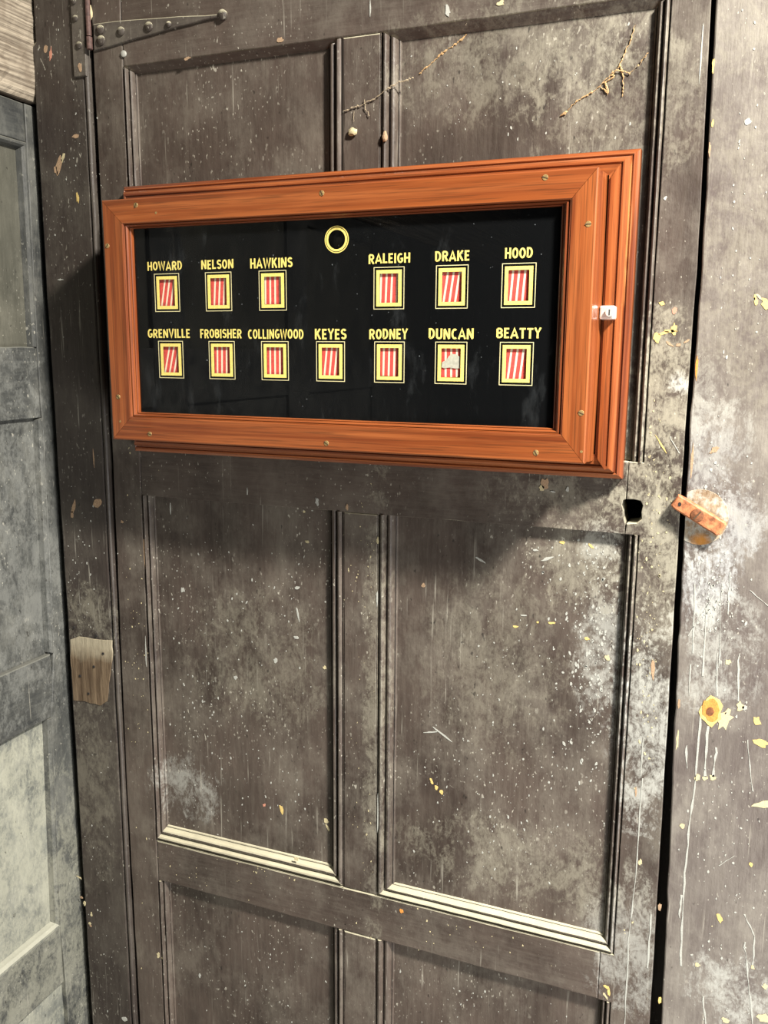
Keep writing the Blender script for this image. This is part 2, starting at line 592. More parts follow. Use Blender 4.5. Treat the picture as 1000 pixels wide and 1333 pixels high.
# corner stile with the measured lean of its edge
lslab('stile', 0, 0, 0, 0, X0, 0.018, M['grey_v'], pts=[(-0.038, 0.0), (0.10, 0.0), (0.10, 1.848), (-0.008, 1.848), (-0.014, 1.50), (-0.012, 1.395), (-0.020, 1.017), (-0.034, 0.915), (-0.043, 0.547), (-0.040, 0.442)])
for b in range(6):
    yr = -0.015 - 0.52 * b
    yl = yr - 0.42
    if b:
        lslab('stile', yr, yr + 0.10, 0.0, 1.848, X0, 0.018, M['grey_v'])
    ye = (-0.020 if b == 0 else yr)
    for (z0, z1) in ((1.794, 1.848), (1.395, 1.502), (0.915, 1.020), (0.442, 0.547), (0.0, 0.12)):
        ex = {1.794: -0.010, 1.395: -0.014, 0.915: -0.026, 0.442: -0.043, 0.0: -0.040}[z0] if b == 0 else yr
        lslab('rail', yl, ex, z0 + 0.0005, z1 - 0.0005, X0 - 0.0006, 0.016, M['grey_h'])
    for (z0, z1), pm in zip(ROWS, PM):
        dx = {1.502: -0.016, 1.020: -0.015, 0.547: -0.040, 0.12: -0.042}[z0] if b == 0 else yr
        lslab('panel', yl - 0.004, dx + 0.004, z0 - 0.004, z1 + 0.004, X0 - 0.0095, 0.006, M[pm], bev=0.001)
# worn bead round the lower panels, seen edge-on
LP = [(0, 0), (0.2, -0.0025), (0.5, -0.003), (0.8, 0.001), (0.86, 0.004), (1.0, 0.009)]
moulding('moulding', (-0.43, 0.547), (-0.043, 0.547), (-0.43, 0.562), (-0.056, 0.562), M['panel_pale'], wl, LP, X0, 20, back=-1.0, plane='yz')
moulding('moulding', (-0.043, 0.547), (-0.034, 0.915), (-0.056, 0.562), (-0.044, 0.915), M['grey_v'], wl, LP, X0, 20, back=-1.0, plane='yz')
moulding('moulding', (-0.014, 1.502), (-0.010, 1.794), (-0.024, 1.502), (-0.022, 1.784), M['grey_v'], wl, LP, X0, 20, back=-1.0, plane='yz')
moulding('moulding', (-0.43, 1.794), (-0.010, 1.794), (-0.43, 1.784), (-0.022, 1.784), M['grey_h'], wl, LP, X0, 20, back=-1.0, plane='yz')
moulding('moulding', (-0.013, 1.395), (-0.020, 1.020), (-0.022, 1.392), (-0.030, 1.024), M['grey_v'], wl, LP, X0, 20, back=-1.0, plane='yz')
lslab('panel_board', -0.30, -0.132, 1.018, 1.397, X0 - 0.0045, 0.005, M['grey_v'])


# rough whitewashed beam over the panelling, its face uneven
def rough_beam():
    V, F = [], []
    ny, nz = 90, 40
    for i in range(ny + 1):
        yy = -3.2 + 3.215 * i / ny if i < 50 else -0.30 + 0.315 * (i - 50) / (ny - 50)
        if i < 50:
            yy = -3.2 + 2.9 * i / 50
        for j in range(nz + 1):
            zz = 1.852 + 0.36 * j / nz
            r = 0.0009 * math.sin(zz * 520 + yy * 12) + random.gauss(0, 0.0006)
            e = 0.010 * max(0, 1 - j / 1.5)
            V.append((-0.972 + r - e, yy, zz))
    for i in range(ny):
        for j in range(nz):
            a = i * (nz + 1) + j
            F.append((a, a + nz + 1, a + nz + 2, a + 1))
    n0 = len(V)
    # back and rim
    for (yy, zz) in ((-3.2, 1.852), (0.015, 1.852), (0.015, 2.212), (-3.2, 2.212)):
        V.append((-1.004, yy, zz))
    F.append((n0, n0 + 1, n0 + 2, n0 + 3))
    F.append([i * (nz + 1) for i in range(ny + 1)] + [n0 + 1, n0])
    F.append([i * (nz + 1) + nz for i in range(ny + 1)] + [n0 + 2, n0 + 3])
    F.append(list(range(0, nz + 1)) + [n0 + 3, n0])
    F.append(list(range(ny * (nz + 1), (ny + 1) * (nz + 1))) + [n0 + 2, n0 + 1])
    o = link('trim_1', mesh('beam', V, F), None, [M['beam']], 'structure')
    return o


rough_beam()

# ------------------------------------------------------------------ left jamb (trim_2)
jb = empty('trim_2', (0, 0, 0), kind='structure')
slab('jamb_board', [(-0.971, 0), (-0.8845, 0), (-0.8825, 2.25), (-0.966, 2.25), (-0.967, 1.93), (-0.973, 1.925), (-0.974, 1.617), (-0.972, 1.2), (-0.9715, 0.84)],
     -0.002, 0.05, M['jamb'], jb, 0.003, 0.04, 0.0004)
# narrow bead beside the door
V, F = [], []
BP = [(-0.8836, 0.006), (-0.8832, 0.001), (-0.8818, -0.0022), (-0.8798, -0.0034), (-0.8778, -0.003), (-0.8762, -0.0008), (-0.8752, 0.004), (-0.8750, 0.03), (-0.8836, 0.03)]
for s in range(41):
    z = 2.25 * s / 40
    w = random.gauss(0, 0.0003)
    V += [(px + w, py, z) for (px, py) in BP]
k = len(BP)
for s in range(40):
    for j in range(k):
        F.append((s * k + j, s * k + (j + 1) % k, (s + 1) * k + (j + 1) % k, (s + 1) * k + j))
F += [list(range(k)), list(range(40 * k + k - 1, 40 * k - 1, -1))]
link('bead', mesh('bead', V, F, smooth=False), jb, [M['jamb']])
# stop behind the gap
V, F = [], []
box_pts(V, F, -0.90, -0.855, 0.052, 0.08, 0, 2.25)
link('door_stop', mesh('door_stop', V, F), jb, [M['void']])
# bare wood recess left by an old hinge
bp = [P(*q) for q in ((93, 832), (104, 828), (122, 831), (147, 833), (148, 850), (146, 868), (143, 890), (141, 912), (132, 918), (112, 912), (97, 911), (95, 880), (93, 855))]
slab('bare_patch', bp, -0.0030, 0.001, M['bare'], jb, 0.0004, 0.01, 0.0006, label='bare tan wood patch')
for q in ((127, 827), (136, 850), (124, 867), (106, 879), (117, 902), (98, 816)):
    c = P(*q)
    link('nail_hole', disc_mesh('nail_hole', c, 0.0022, -0.0040, -0.002, 10), jb, [M['void']])
# hinge leaf on the jamb
leaf = [at(90, -40, -.004), at(110, -40, -.004), at(113, 99, -.004), at(97, 101, -.004)]
hl = slab('hinge_leaf', leaf, -0.0055, -0.0021, M['hinge'], jb, 0.0012, 0.02, 0.0003)
for (q, r) in (((98, 24), 0.0042), ((103, 59), 0.0048), ((96, 2), 0.004)):
    c = at(q[0], q[1], -.006)
    link('nail', disc_mesh('nail', c, r, -0.0075, -0.0054, 14, dome=0.0012), hl, [M['jamb']])
c = at(104, 88, -.006)
slab('worn_spot', blob_pts(c, 0.003, 0.0075, 0.1), -0.0060, -0.0054, M['tan'], hl, 0.0002, 0.01, 0)

# ------------------------------------------------------------------ the panelled door
dr = empty('door_1', (0, 0, 0), kind='structure')
TH = 0.04
ZB, ZT = 0.015, 2.03
SL, SR = -0.8695, -0.818      # left stile
ML, MR = -0.486, -0.435       # muntins
RL = -0.113                   # right stile / rail joint
RO = -0.096                   # outer line of the right mouldings
UB, UT = 1.372, 1.882
MB, MT = 0.719, 1.284
LB, LT = 0.250, 0.648
hole_r = [P(*q) for q in ((816, 650), (825, 650), (834, 652), (837, 658), (835, 667), (835.5, 676), (829, 681), (816, 682))]
slab('stile', [(SL, ZB), (SR, ZB), (SR, ZT), (SL + 0.001, ZT), (SL + 0.002, 1.7), (SL + 0.0005, 1.27), (SL - 0.003, 0.84), (SL, 0.36)], 0, TH, M['door_v'], dr, 0.002, 0.03, 0.0003)
right = [(RL, ZB), (-0.045, ZB), (-0.046, 0.632), (-0.0505, 1.133), (-0.0525, 1.412), (-0.0515, 1.593), (-0.056, 1.870), (-0.058, ZT),
         (RL, ZT), (RL, UT), (RO, UT), (RO, UB), (RL, UB)]
right += [hole_r[0], *hole_r[1:7], hole_r[7]]
right += [(RL, MT), (RO, MT), (RO, MB), (RL, MB), (RL, LT), (RO, LT), (RO, LB), (RL, LB)]
slab('stile', right, 0, TH, M['door_v'], dr, 0.0007, 0.03, 0.0002)
G = 0.0004
slab('rail', rect(SR + G, RL - G, UT, ZT), 0.0003, TH, M['door_h'], dr, 0.0016)
hl_pts = [P(*q) for q in ((814.5, 681.5), (812, 674), (811.5, 666), (809.5, 658), (811, 651.5), (814.5, 650))]
slab('rail', [(SR + G, MT), (RL - G, MT)] + [(min(x, RL - G), z) for x, z in hl_pts] + [(RL - G, UB), (SR + G, UB)], 0.0004, TH, M['door_h'], dr, 0.0007)
slab('rail', rect(SR + G, RL - G, LT, MB), 0.0002, TH, M['door_h'], dr, 0.0018)
slab('rail', rect(SR + G, RL - G, ZB, LB), 0.0002, TH, M['door_h'], dr, 0.0018)
for (z0, z1) in ((UB, UT), (MB, MT), (LB, LT)):
    slab('muntin', rect(ML, MR, z0 + G, z1 - G), 0.0003, TH, M['door_v'], dr, 0.0018)
# panels and their mouldings: (outer x0,x1,z0,z1), (inner x0,x1,z0,z1), sides
PD = 0.0118
OP = [((SR, ML, UB, UT), (-0.802, -0.512, UB, 1.8735), 'lrt'),
      ((MR, RO, UB, UT), (-0.411, -0.1135, UB, 1.8715), 'lrt'),
      ((SR, ML, MB, MT), (-0.801, -0.5115, 0.7455, 1.2825), 'lrb'),
      ((MR, RO, MB, MT), (-0.409, -0.1125, 0.7405, 1.2825), 'lrb'),
      ((SR, ML, LB, LT), (-0.801, -0.5095, LB + 0.024, 0.6465), 'lrb'),
      ((MR, RO, LB, LT), (-0.4085, -0.1115, LB + 0.024, 0.6465), 'lrb')]
for (o, i, sides) in OP:
    slab('panel', rect(o[0] + 0.001, o[1] - 0.001, o[2] + 0.001, o[3] - 0.001), PD - 0.0008, PD + 0.009, M['door_v'], dr, 0.0008, 0.05, 0)
    oc = {'bl': (o[0], o[2]), 'br': (o[1], o[2]), 'tl': (o[0], o[3]), 'tr': (o[1], o[3])}
    ic = {'bl': (i[0], i[2]), 'br': (i[1], i[2]), 'tl': (i[0], i[3]), 'tr': (i[1], i[3])}
    if 't' not in sides:
        ic['tl'], ic['tr'] = (i[0], o[3]), (i[1], o[3])
    for s in sides:
        p, q, mt = {'l': ('bl', 'tl', 'door_v'), 'r': ('tr', 'br', 'door_v'), 't': ('tl', 'tr', 'door_h'), 'b': ('br', 'bl', 'door_h')}[s]
        moulding('moulding', oc[p], oc[q], ic[p], ic[q], M[mt], dr, [(0, 0), (0.06, 0.0006), (0.35, 0.0035), (0.7, 0.0075), (1, 0.0118)] if s == 't' else DOOR_PROFILE, 0.0, 26, 0.00015)

# strap hinge
hy = -0.0035
hp = [at(*q, hy) for q in ((121, 31), (150, 27), (284, 18), (284, 22), (230, 35), (160, 55), (122, 66))]
sh = slab('strap_hinge', hp, hy, 0.0, M['hinge'], dr, 0.0012, 0.02, 0.0004)
link('finial', disc_mesh('finial', at(289, 19, hy), 0.0065, hy - 0.001, 0.0, 18, dome=0.002), sh, [M['jamb']])
for q, r in (((131, 39), .0062), ((132, 53), .0065), ((158, 41), .0058), ((194, 35), .0062), ((220, 32), .0040)):
    link('nail', disc_mesh('nail', at(q[0], q[1], hy), r, hy - 0.0022, hy, 16, dome=0.0018), sh, [M['jamb']])
V, F = [], []
kn = at(115.5, 50, -.007)
for (za, zb, rr) in ((1.925, 1.99, 0.0036), (1.908, 1.9235, 0.0042)):
    b = len(V)
    for z in (za, zb):
        for i in range(14):
            an = 2 * math.pi * i / 14
            V.append((kn[0] + rr * math.cos(an), -0.006 + rr * math.sin(an), z))
    F += [(b + i, b + (i + 1) % 14, b + 14 + (i + 1) % 14, b + 14 + i) for i in range(14)] + [list(range(b, b + 14)), list(range(b + 27, b + 13, -1))]
link('hinge_pin', mesh('hinge_pin', V, F), sh, [M['rust_red']], label='rusty reddish hinge knuckle')
sw = link('screw', disc_mesh('screw', at(161, 70, -.001), 0.0042, -0.0022, 0.0, 16, dome=0.0006), dr, [M['white']], label='pale round screw head')

# ------------------------------------------------------------------ right post (trim_3) with the turn button
ps = empty('trim_3', (0, 0, 0), kind='structure')
slab('post_board', [(-0.026, 0), (0.34, 0), (0.34, 2.25), (-0.053, 2.25), (-0.051, 1.869), (-0.0465, 1.593), (-0.0475, 1.412), (-0.0430, 1.134), (-0.036, 0.85), (-0.031, 0.637)],
     0.0, 0.05, M['post'], ps, 0.0018, 0.02, 0.0005)
V, F = [], []
box_pts(V, F, -0.075, -0.01, 0.045, 0.10, 0, 2.25)
link('door_stop', mesh('door_stop', V, F), ps, [M['jamb']])
# header over the door and jambs, above the picture
V, F = [], []
box_pts(V, F, -0.8745, -0.0535, 0.0, 0.10, 2.035, 2.25)
link('trim_4', mesh('header', V, F), None, [M['jamb']], 'structure')
# worn disc
c = P(910, 672)
dp = [(c[0] + 0.001 + 0.0315 * math.cos(i * math.pi / 24), c[1] - 0.001 + 0.033 * math.sin(i * math.pi / 24)) for i in range(-18, 19)]
dp = [p for p in dp if p[0] > -0.0455]
slab('worn_disc', dp, -0.0007, 0.0, M['disc'], ps, 0.0003, 0.008, 0.0002, label='round patch of worn bare wood')

tb = empty('turn_button', (0, 0, 0), 'rusty orange turn button screwed slantwise across the gap at the right door post', 'latch')
yb = -0.014
bt = [at(*q, yb) for q in ((883, 644.5), (873.5, 658), (876, 662), (932, 697.5), (938, 696), (946, 684), (944, 680), (887, 646))]
slab('bar', bt, yb, yb + 0.009, M['rust'], tb, 0.0018, 0.008, 0.0003)
cs = at(908, 670.5, yb)
link('screw', disc_mesh('screw', cs, 0.0075, yb - 0.0012, yb, 22, dome=0.0008), tb, [M['rust_dark']])
V, F = [], []
box_pts(V, F, -0.006, 0.006, -0.0004, 0.0004, -0.0008, 0.0008)
V = [(cs[0] + v[0] * math.cos(.9) - v[2] * math.sin(.9), yb - 0.0021 + v[1], cs[1] + v[0] * math.sin(.9) + v[2] * math.cos(.9)) for v in V]
link('screw_slot', mesh('screw_slot', V, F), tb, [M['slot']])
link('washer', disc_mesh('washer', (cs[0], cs[1]), 0.008, yb + 0.009, -0.001, 20), tb, [M['rust_dark']])
ch = at(885, 656.5, yb)
link('nail_hole', disc_mesh('nail_hole', ch, 0.0028, yb - 0.0002, yb + 0.001, 10, rx=0.002), tb, [M['void']])


# ------------------------------------------------------------------ paint flecks, drips and specks
def fleck(px, py, rx, rz, mat, parent, y=0.0, rot=0.0, rough=0.35, th=0.0004, name='paint_fleck', n=11):
    c = at(px, py, y)
    k = 0.00098
    return thin(name, blob_pts(c, rx * k, rz * k, rot, n, rough), y - th, y + 0.0002, M[mat], parent)


POST = [(937, 1195, 3.5, 6, 'yellow', .3), (996, 1047, 13, 4.5, 'cream', .25), (991, 967, 8, 5, 'yellow', -.4), (985, 938, 5, 5, 'yellow', 0),
        (964, 920, 4, 6, 'cream', 0), (970, 921, 3, 3, 'white', 0), (908, 1012, 3, 4, 'cream', 0), (918, 1013, 3, 3, 'cream', 0), (928, 1012, 4, 3.5, 'cream', 0.2),
        (888, 1075, 3, 3, 'cream', 0), (978, 1125, 2, 3, 'yellow', 0), (908, 1256, 3, 3, 'cream', 0), (996, 1284, 3, 3.5, 'cream', 0),
        (980, 1259, 2.5, 3, 'cream', 0), (994, 1325, 8, 6, 'cream', 0.3), (944, 1328, 4, 4, 'cream', 0), (859, 1302, 2, 5, 'yellow', 0),
        (882, 965, 1.5, 12, 'cream', 0), (884, 915, 1.5, 7, 'tan', 0), (984, 392, 2, 6, 'yellow', .2), (997, 396, 3.5, 7, 'yellow', .5),
        (988, 386, 1.2, 5, 'cream', .8), (907, 478, 1.4, 14, 'orange', 0), (901, 600, 1.2, 22, 'tan', 0), (929, 85, 1.2, 7, 'yellow', 0),
        (974, 158, 3, 3, 'white', 0), (928, 160, 1.2, 4, 'yellow', 0), (924, 195, 1.2, 8, 'tan', 0), (948, 862, 3, 3, 'cream', 0), (931, 585, 6, 3, 'tan', .8)]
for (a, b, rx, rz, mt, ro) in POST:
    fleck(a, b, rx, rz, mt, ps, rot=ro)
# resinous knot
fleck(926, 927, 13, 20, 'yellow', ps, rot=0.1, rough=0.22, th=0.0006, name='resin_patch', n=16)
fleck(944, 936, 7, 12, 'cream', ps, rot=-0.3, rough=0.4, th=0.0004, name='resin_patch', n=14)
fleck(926, 924, 10, 14, 'orange', ps, rot=0.1, rough=0.15, th=0.0010, name='resin_ring', n=16)
fleck(925, 926, 4.5, 6, 'rust_dark', ps, rough=0.2, th=0.0014, name='knot', n=12)

DOORF = [(367, 1054, 2.3, 8, 'yellow', .35, PD), (425, 1069, 5, 4.5, 'cream', 0, PD), (427, 1078, 1.5, 6, 'cream', .5, PD), (344, 1048, 2.5, 2.5, 'pink', 0, PD),
         (562, 1017, 1.8, 4.5, 'yellow', .5, PD), (568, 1025, 2.6, 3.5, 'yellow', .5, PD), (575, 1031, 2.5, 3.5, 'yellow', .6, PD), (523, 1186, 3, 3, 'orange', 0, 0),
         (551, 762, 2.5, 3, 'tan', 0, PD), (624, 728, 8, 1.6, 'white', -.5, PD), (713, 727, 8, 1.8, 'white', .35, PD), (697, 716, 4, 1.2, 'white', 0, PD),
         (671, 816, 4, 1.5, 'yellow', 0, PD), (718, 811, 5, 1.3, 'yellow', .1, PD), (682, 801, 4, 1.2, 'white', 0, PD), (764, 831, 3, 2, 'yellow', -.3, PD),
         (791, 856, 3, 3.5, 'cream', .3, PD), (700, 810, 1.5, 1.5, 'yellow', 0, PD), (732, 706, 3, 2, 'yellow', 0, PD), (770, 711, 4, 1.5, 'yellow', -.7, PD),
         (575, 955, 14, 1.3, 'white', -.55, PD), (560, 953, 10, 1.1, 'white', .25, PD), (710, 631, 5, 8, 'tan', 0, 0), (705, 636, 3, 4, 'cream', 0, 0), (739, 637, 2.2, 3.5, 'white', 0, 0),
         (720, 640, 2.5, 1.5, 'white', 0, 0), (855, 439, 4, 6, 'yellow', 0, 0), (864, 434, 6, 1.7, 'yellow', .25, 0), (878, 428, 3, 6, 'yellow', 0, 0), (872, 431, 8, 1.5, 'yellow', 0, 0),
         (872, 448, 5, 1.2, 'tan', -.6, 0), (884, 449, 3, 1.6, 'tan', 0, 0), (894, 444, 4, 1, 'tan', .6, 0), (878, 404, 2.4, 3.6, 'pink', 0, 0), (862, 395, 3, 3, 'yellow', 0, 0),
         (862, 580, 1, 12, 'yellow', .6, 0), (790, 1285, 4, 2, 'yellow', -.3, 0), (793, 1292, 2, 5, 'yellow', 0, 0), (788, 1296, 1.4, 6, 'cream', .6, 0),
         (834, 1122, 2.5, 4, 'cream', 0, 0), (828, 1030, 1.5, 6, 'tan', 0, 0), (850, 870, 2, 14, 'tan', .1, 0), (859, 1180, 2, 5, 'tan', 0, 0), (206, 1243, 2.5, 5, 'cream', 0, 0),
         (212, 1247, 2, 3, 'cream', 0, 0), (260, 1270, 2, 3.5, 'white', 0, PD), (159, 679, 2.2, 2.2, 'tan', 0, 0), (188, 720, 1, 26, 'tan', 0, 0), (190, 850, 1, 25, 'white', 0, 0),
         (386, 1118, 4, 2.5, 'cream', 0, 0), (365, 52, 4, 3, 'tan', 0, 0), (452, 660, 2, 4, 'tan', 0, 0), (396, 666, 2, 1.5, 'cream', 0, 0), (492, 704, 1.6, 6, 'cream', 0, 0),
         (244, 76, 5, 2, 'tan', .2, 0), (491, 780, 1.2, 10, 'white', 0, 0), (492, 1060, 1, 30, 'white', 0, 0), (866, 258, 2, 2, 'white', 0, 0), (914, 60, 0.8, 30, 'white', 0, 0),
         (583, 14, 3, 6, 'white', .3, 0), (652, 4, 4, 3, 'cream', 0, 0), (482, 10, 0.8, 8, 'white', 0, 0), (222, 662, 1, 7, 'white', 0, 0), (413, 653, 2.5, 6, 'white', 0, 0),
         (322, 640, 0.8, 5, 'white', 0, 0), (387, 765, 4, 2, 'white', .2, PD), (400, 705, 3.2, 2, 'cream', 0, PD), (388, 800, 1.1, 12, 'white', .2, PD),
         (386, 830, 4, 2, 'white', 0, PD), (238, 768, 3, 4, 'white', 0, PD), (359, 860, 3, 3.5, 'white', 0, PD), (423, 869, 2.6, 2.6, 'cream', 0, PD), (307, 882, 3, 3.5, 'white', 0, PD)]
for (a, b, rx, rz, mt, ro, y) in DOORF:
    yy = y - 0.0008 if y else 0.0
    fleck(a, b, rx, rz, mt, dr, y=yy, rot=ro)
JAMB = [(77, 214, 5, 13, 'tan', -.3), (73, 222, 3, 6, 'tan', .3), (82, 205, 2, 7, 'cream', -.4), (99, 177, 6, 3.5, 'tan', .3), (101, 257, 2.5, 7, 'yellow', 0), (60, 63, 3, 6, 'tan', -.3),
        (96, 660, 3, 11, 'tan', -.3), (94, 670, 3, 6, 'tan', 0), (127, 654, 8, 7, 'tan', .2), (103, 1142, 6, 1.5, 'cream', -.3), (110, 1176, 3, 4, 'cream', 0), (119, 1190, 2, 4, 'cream', 0),
        (117, 1202, 2.5, 2.5, 'cream', 0), (106, 1168, 3, 2, 'tan', 0), (118, 1205, 3, 2, 'tan', -.4), (97, 1228, 2, 7, 'tan', 0), (79, 364, 5, 1.2, 'white', 0), (162, 1327, 5, 5, 'white', 0),
        (122, 597, 1, 12, 'tan', 0), (66, 70, 2, 8, 'pink', -.2)]
for (a, b, rx, rz, mt, ro) in JAMB:
    fleck(a, b, rx, rz, mt, jb, y=-0.002, rot=ro)


def drip(pts, w, mat, parent, y=0.0):
    P2 = [Vector(at(a, b, y)) for a, b in pts]
    L, R = [], []
    seg = []
    for i in range(len(P2) - 1):
        for k in range(6):
            seg.append(P2[i].lerp(P2[i + 1], k / 6))
    seg.append(P2[-1])
    for i, p in enumerate(seg):
        ww = w * 0.00034 * random.uniform(0.15, 1.4)
        p = p + Vector((random.gauss(0, 0.0004), 0))
        L.append((p.x - ww, p.y))
        R.append((p.x + ww, p.y))
    thin('paint_drip', L + R[::-1], y - 0.0004, y + 0.0002, M[mat], parent)


for pts, w in (([(912.6, 931), (905.5, 1012), (896.7, 1087), (889.6, 1161), (886, 1257)], 3.2), ([(921.5, 945), (917.7, 1011)], 4.5), ([(933, 973), (928, 1011)], 4.5),
               ([(962, 850), (961.6, 913)], 2.6), ([(934, 850), (933, 906)], 2.6), ([(899, 865), (897, 905)], 2), ([(973, 963), (980, 1030)], 2.0), ([(969.4, 1226), (974, 1270), (980, 1333)], 2.6),
               ([(969, 1190), (983, 1219), (980, 1256)], 2.2), ([(915, 1297), (920, 1340)], 3.0), ([(894, 970), (894, 1000)], 4), ([(905, 760), (902, 850)], 2), ([(921, 785), (915, 880)], 2.4),
               ([(940, 760), (936, 870)], 2.2), ([(929, 775), (896, 828)], 2.2), ([(1004, 792), (976, 768)], 1.8), ([(936, 1127), (957, 1114)], 1.5), ([(887, 1165), (885, 1195)], 4),
               ([(951, 745), (948, 800)], 2.4)):
    drip(pts, w, 'white', ps)
for pts, w in (([(836, 1013), (827.4, 1144), (818.6, 1226), (813, 1340)], 2.6), ([(848, 1190), (843, 1260)], 3.2), ([(838, 960), (834, 1010)], 2.0), ([(885, 590), (872, 568)], 1.5)):
    drip(pts, w, 'white', dr)


# clouds of tiny specks, too many to count
def solid(x, z):
    if any(o[0] < x < o[1] and o[2] < z < o[3] for (o, _i, _s) in OP):
        return False
    return not (-0.125 < x < -0.09 and 1.29 < z < 1.335)


def specks(name, regions, parent, mat):
    V, F = [], []
    for (cx, cy, rx, ry, n, s, y) in regions:
        for _ in range(n * 6 // 10):
            a, b = cx + random.gauss(0, rx), cy + random.gauss(0, ry)
            c = at(a, b, y)
            if -0.062 < c[0] < -0.026 or c[0] < -0.966 or -0.889 < c[0] < -0.868 or (y <= 0.005 and not solid(*c)):
                continue
            if y > 0.005 and not any(i[0] < c[0] < i[1] and i[2] < c[1] < i[3] for (_o, i, _s) in OP):
                continue
            k = 0.0004 * s * random.choice((0.5, 0.7, 0.9, 1.4))
            pts = blob_pts(c, k, k * random.uniform(0.8, 2.2), random.uniform(-.4, .4), 6, 0.4)
            b0 = len(V)
            V += [(p[0], y - 0.0003, p[1]) for p in pts] + [(p[0], y + 0.0002, p[1]) for p in pts]
            F.append(tuple(range(b0, b0 + 6)))
            F += [(b0 + i, b0 + (i + 1) % 6, b0 + 6 + (i + 1) % 6, b0 + 6 + i) for i in range(6)]
    o = link(name, mesh(name, V, F), parent, [M[mat]])
    o['kind'] = 'stuff'
    return o


PY = PD - 0.0008
specks('paint_specks', [(775, 850, 22, 75, 420, 2.6, PY), (700, 880, 60, 90, 160, 2.2, PY), (770, 730, 30, 25, 90, 2.4, PY), (330, 800, 70, 70, 150, 2.0, PY),
                        (260, 900, 50, 60, 130, 2.4, PY), (330, 1030, 70, 40, 130, 2.0, PY), (660, 1060, 80, 70, 220, 2.0, PY), (330, 1270, 70, 50, 120, 2.0, PY),
                        (620, 1290, 80, 30, 80, 2.2, PY), (640, 120, 110, 60, 150, 1.7, PY)], dr, 'white')
specks('paint_specks', [(850, 640, 12, 60, 110, 2.0, -0.0001), (845, 900, 12, 90, 130, 2.0, -0.0001), (470, 730, 12, 50, 60, 1.6, 0.0005), (470, 1000, 12, 110, 60, 1.6, 0.0005),
                        (640, 1215, 120, 14, 60, 1.8, 0.0001), (300, 1130, 60, 14, 60, 1.8, 0.0001), (180, 850, 10, 150, 90, 1.7, -0.0001)], dr, 'cream')
specks('paint_specks', [(915, 640, 14, 70, 260, 2.4, -0.0001), (940, 1100, 34, 150, 200, 2.2, -0.0001), (955, 300, 26, 170, 120, 1.8, -0.0001), (930, 780, 20, 30, 160, 2.4, -0.0001)], ps, 'white')
specks('paint_specks', [(108, 740, 16, 60, 110, 1.8, -0.0021), (100, 250, 18, 110, 70, 1.6, -0.0021), (130, 1150, 16, 110, 70, 1.8, -0.0021)], jb, 'white')


# ------------------------------------------------------------------ cobwebs and cocoons on the upper panels
def tube(V, F, pts, r, n=5):
    b = len(V)
    for i, p in enumerate(pts):
        rr = r * random.uniform(0.5, 1.6)
        for k in range(n):
            an = 2 * math.pi * k / n
            V.append((p[0] + rr * math.cos(an) * 0.7, p[1] + rr * math.sin(an), p[2] + rr * math.cos(an)))
    for i in range(len(pts) - 1):
        for k in range(n):
            F.append((b + i * n + k, b + i * n + (k + 1) % n, b + (i + 1) * n + (k + 1) % n, b + (i + 1) * n + k))


def web(name, lines, mat, label):
    V, F = [], []
    for (pts, r, y) in lines:
        q = [Vector((*at(a, b, y), y)) for a, b in pts]
        path = []
        for i in range(len(q) - 1):
            k = max(3, int((q[i + 1] - q[i]).length / 0.0018))
            for j in range(k):
                v = q[i].lerp(q[i + 1], j / k)
                path.append((v.x + random.gauss(0, 0.0006), v.z + random.gauss(0, 0.0003), v.y + random.gauss(0, 0.0007)))
        tube(V, F, path, r)
    o = link(name, mesh(name, V, F), None, [M[mat]])
    o['label'] = label
    o['category'] = 'cobweb'
    return o


web('cobweb', [([(448, 144), (470, 137), (488, 128), (508, 113), (520, 107), (540, 101)], 0.0007, -0.0015), ([(474, 130), (477, 145), (483, 154)], 0.0004, -0.0015),
               ([(461, 144), (460, 162)], 0.0003, -0.0015), ([(503, 116), (512, 112)], 0.001, -0.0015)], 'web', 'dusty grey cobweb strand strung across the upper middle upright')
web('cobweb', [([(546, 95), (560, 84), (577, 68), (592, 58), (608, 45)], 0.0010, 0.0105), ([(568, 76), (582, 66)], 0.0013, 0.0105), ([(600, 52), (609, 44)], 0.0010, 0.0105)],
    'web_tan', 'tan streak of old cobweb near top left of the upper right panel')
web('cobweb', [([(732, 150), (752, 131), (775, 117), (790, 103), (805, 88), (815, 66), (822, 50), (828, 30)], 0.0009, 0.0100), ([(788, 107), (792, 122), (781, 112)], 0.0009, 0.0100),
               ([(806, 82), (812, 100), (810, 127)], 0.0006, 0.0100), ([(800, 92), (820, 95), (834, 82), (845, 66)], 0.0005, 0.0090), ([(730, 150), (740, 145)], 0.0018, 0.0105),
               ([(785, 108), (800, 100), (795, 94)], 0.0010, 0.0100)], 'web_tan', 'long tan branching cobweb in the right corner of the upper right panel')
web('cobweb', [([(607, 32), (613, 24), (616, 16)], 0.0009, 0.003), ([(610, 30), (622, 22)], 0.0006, 0.003)], 'web', 'small tuft of cobweb on the top ledge of the upper right panel')


def cocoon(px, py, rx, rz, mat, label):
    c = at(px, py, -0.003)
    bm = bmesh.new()
    bmesh.ops.create_icosphere(bm, subdivisions=2, radius=1)
    for v in bm.verts:
        k = 1 + random.uniform(-.18, .18)
        v.co = Vector((c[0] + v.co.x * rx * k, -0.0028 + v.co.y * 0.003, c[1] + v.co.z * rz * k * (1.25 if v.co.z > 0 else 1)))
    me = bpy.data.meshes.new('cocoon')
    bm.to_mesh(me)
    bm.free()
    o = link('cocoon', me, None, [M[mat]])
    o['label'] = label
    o['category'] = 'cocoon'


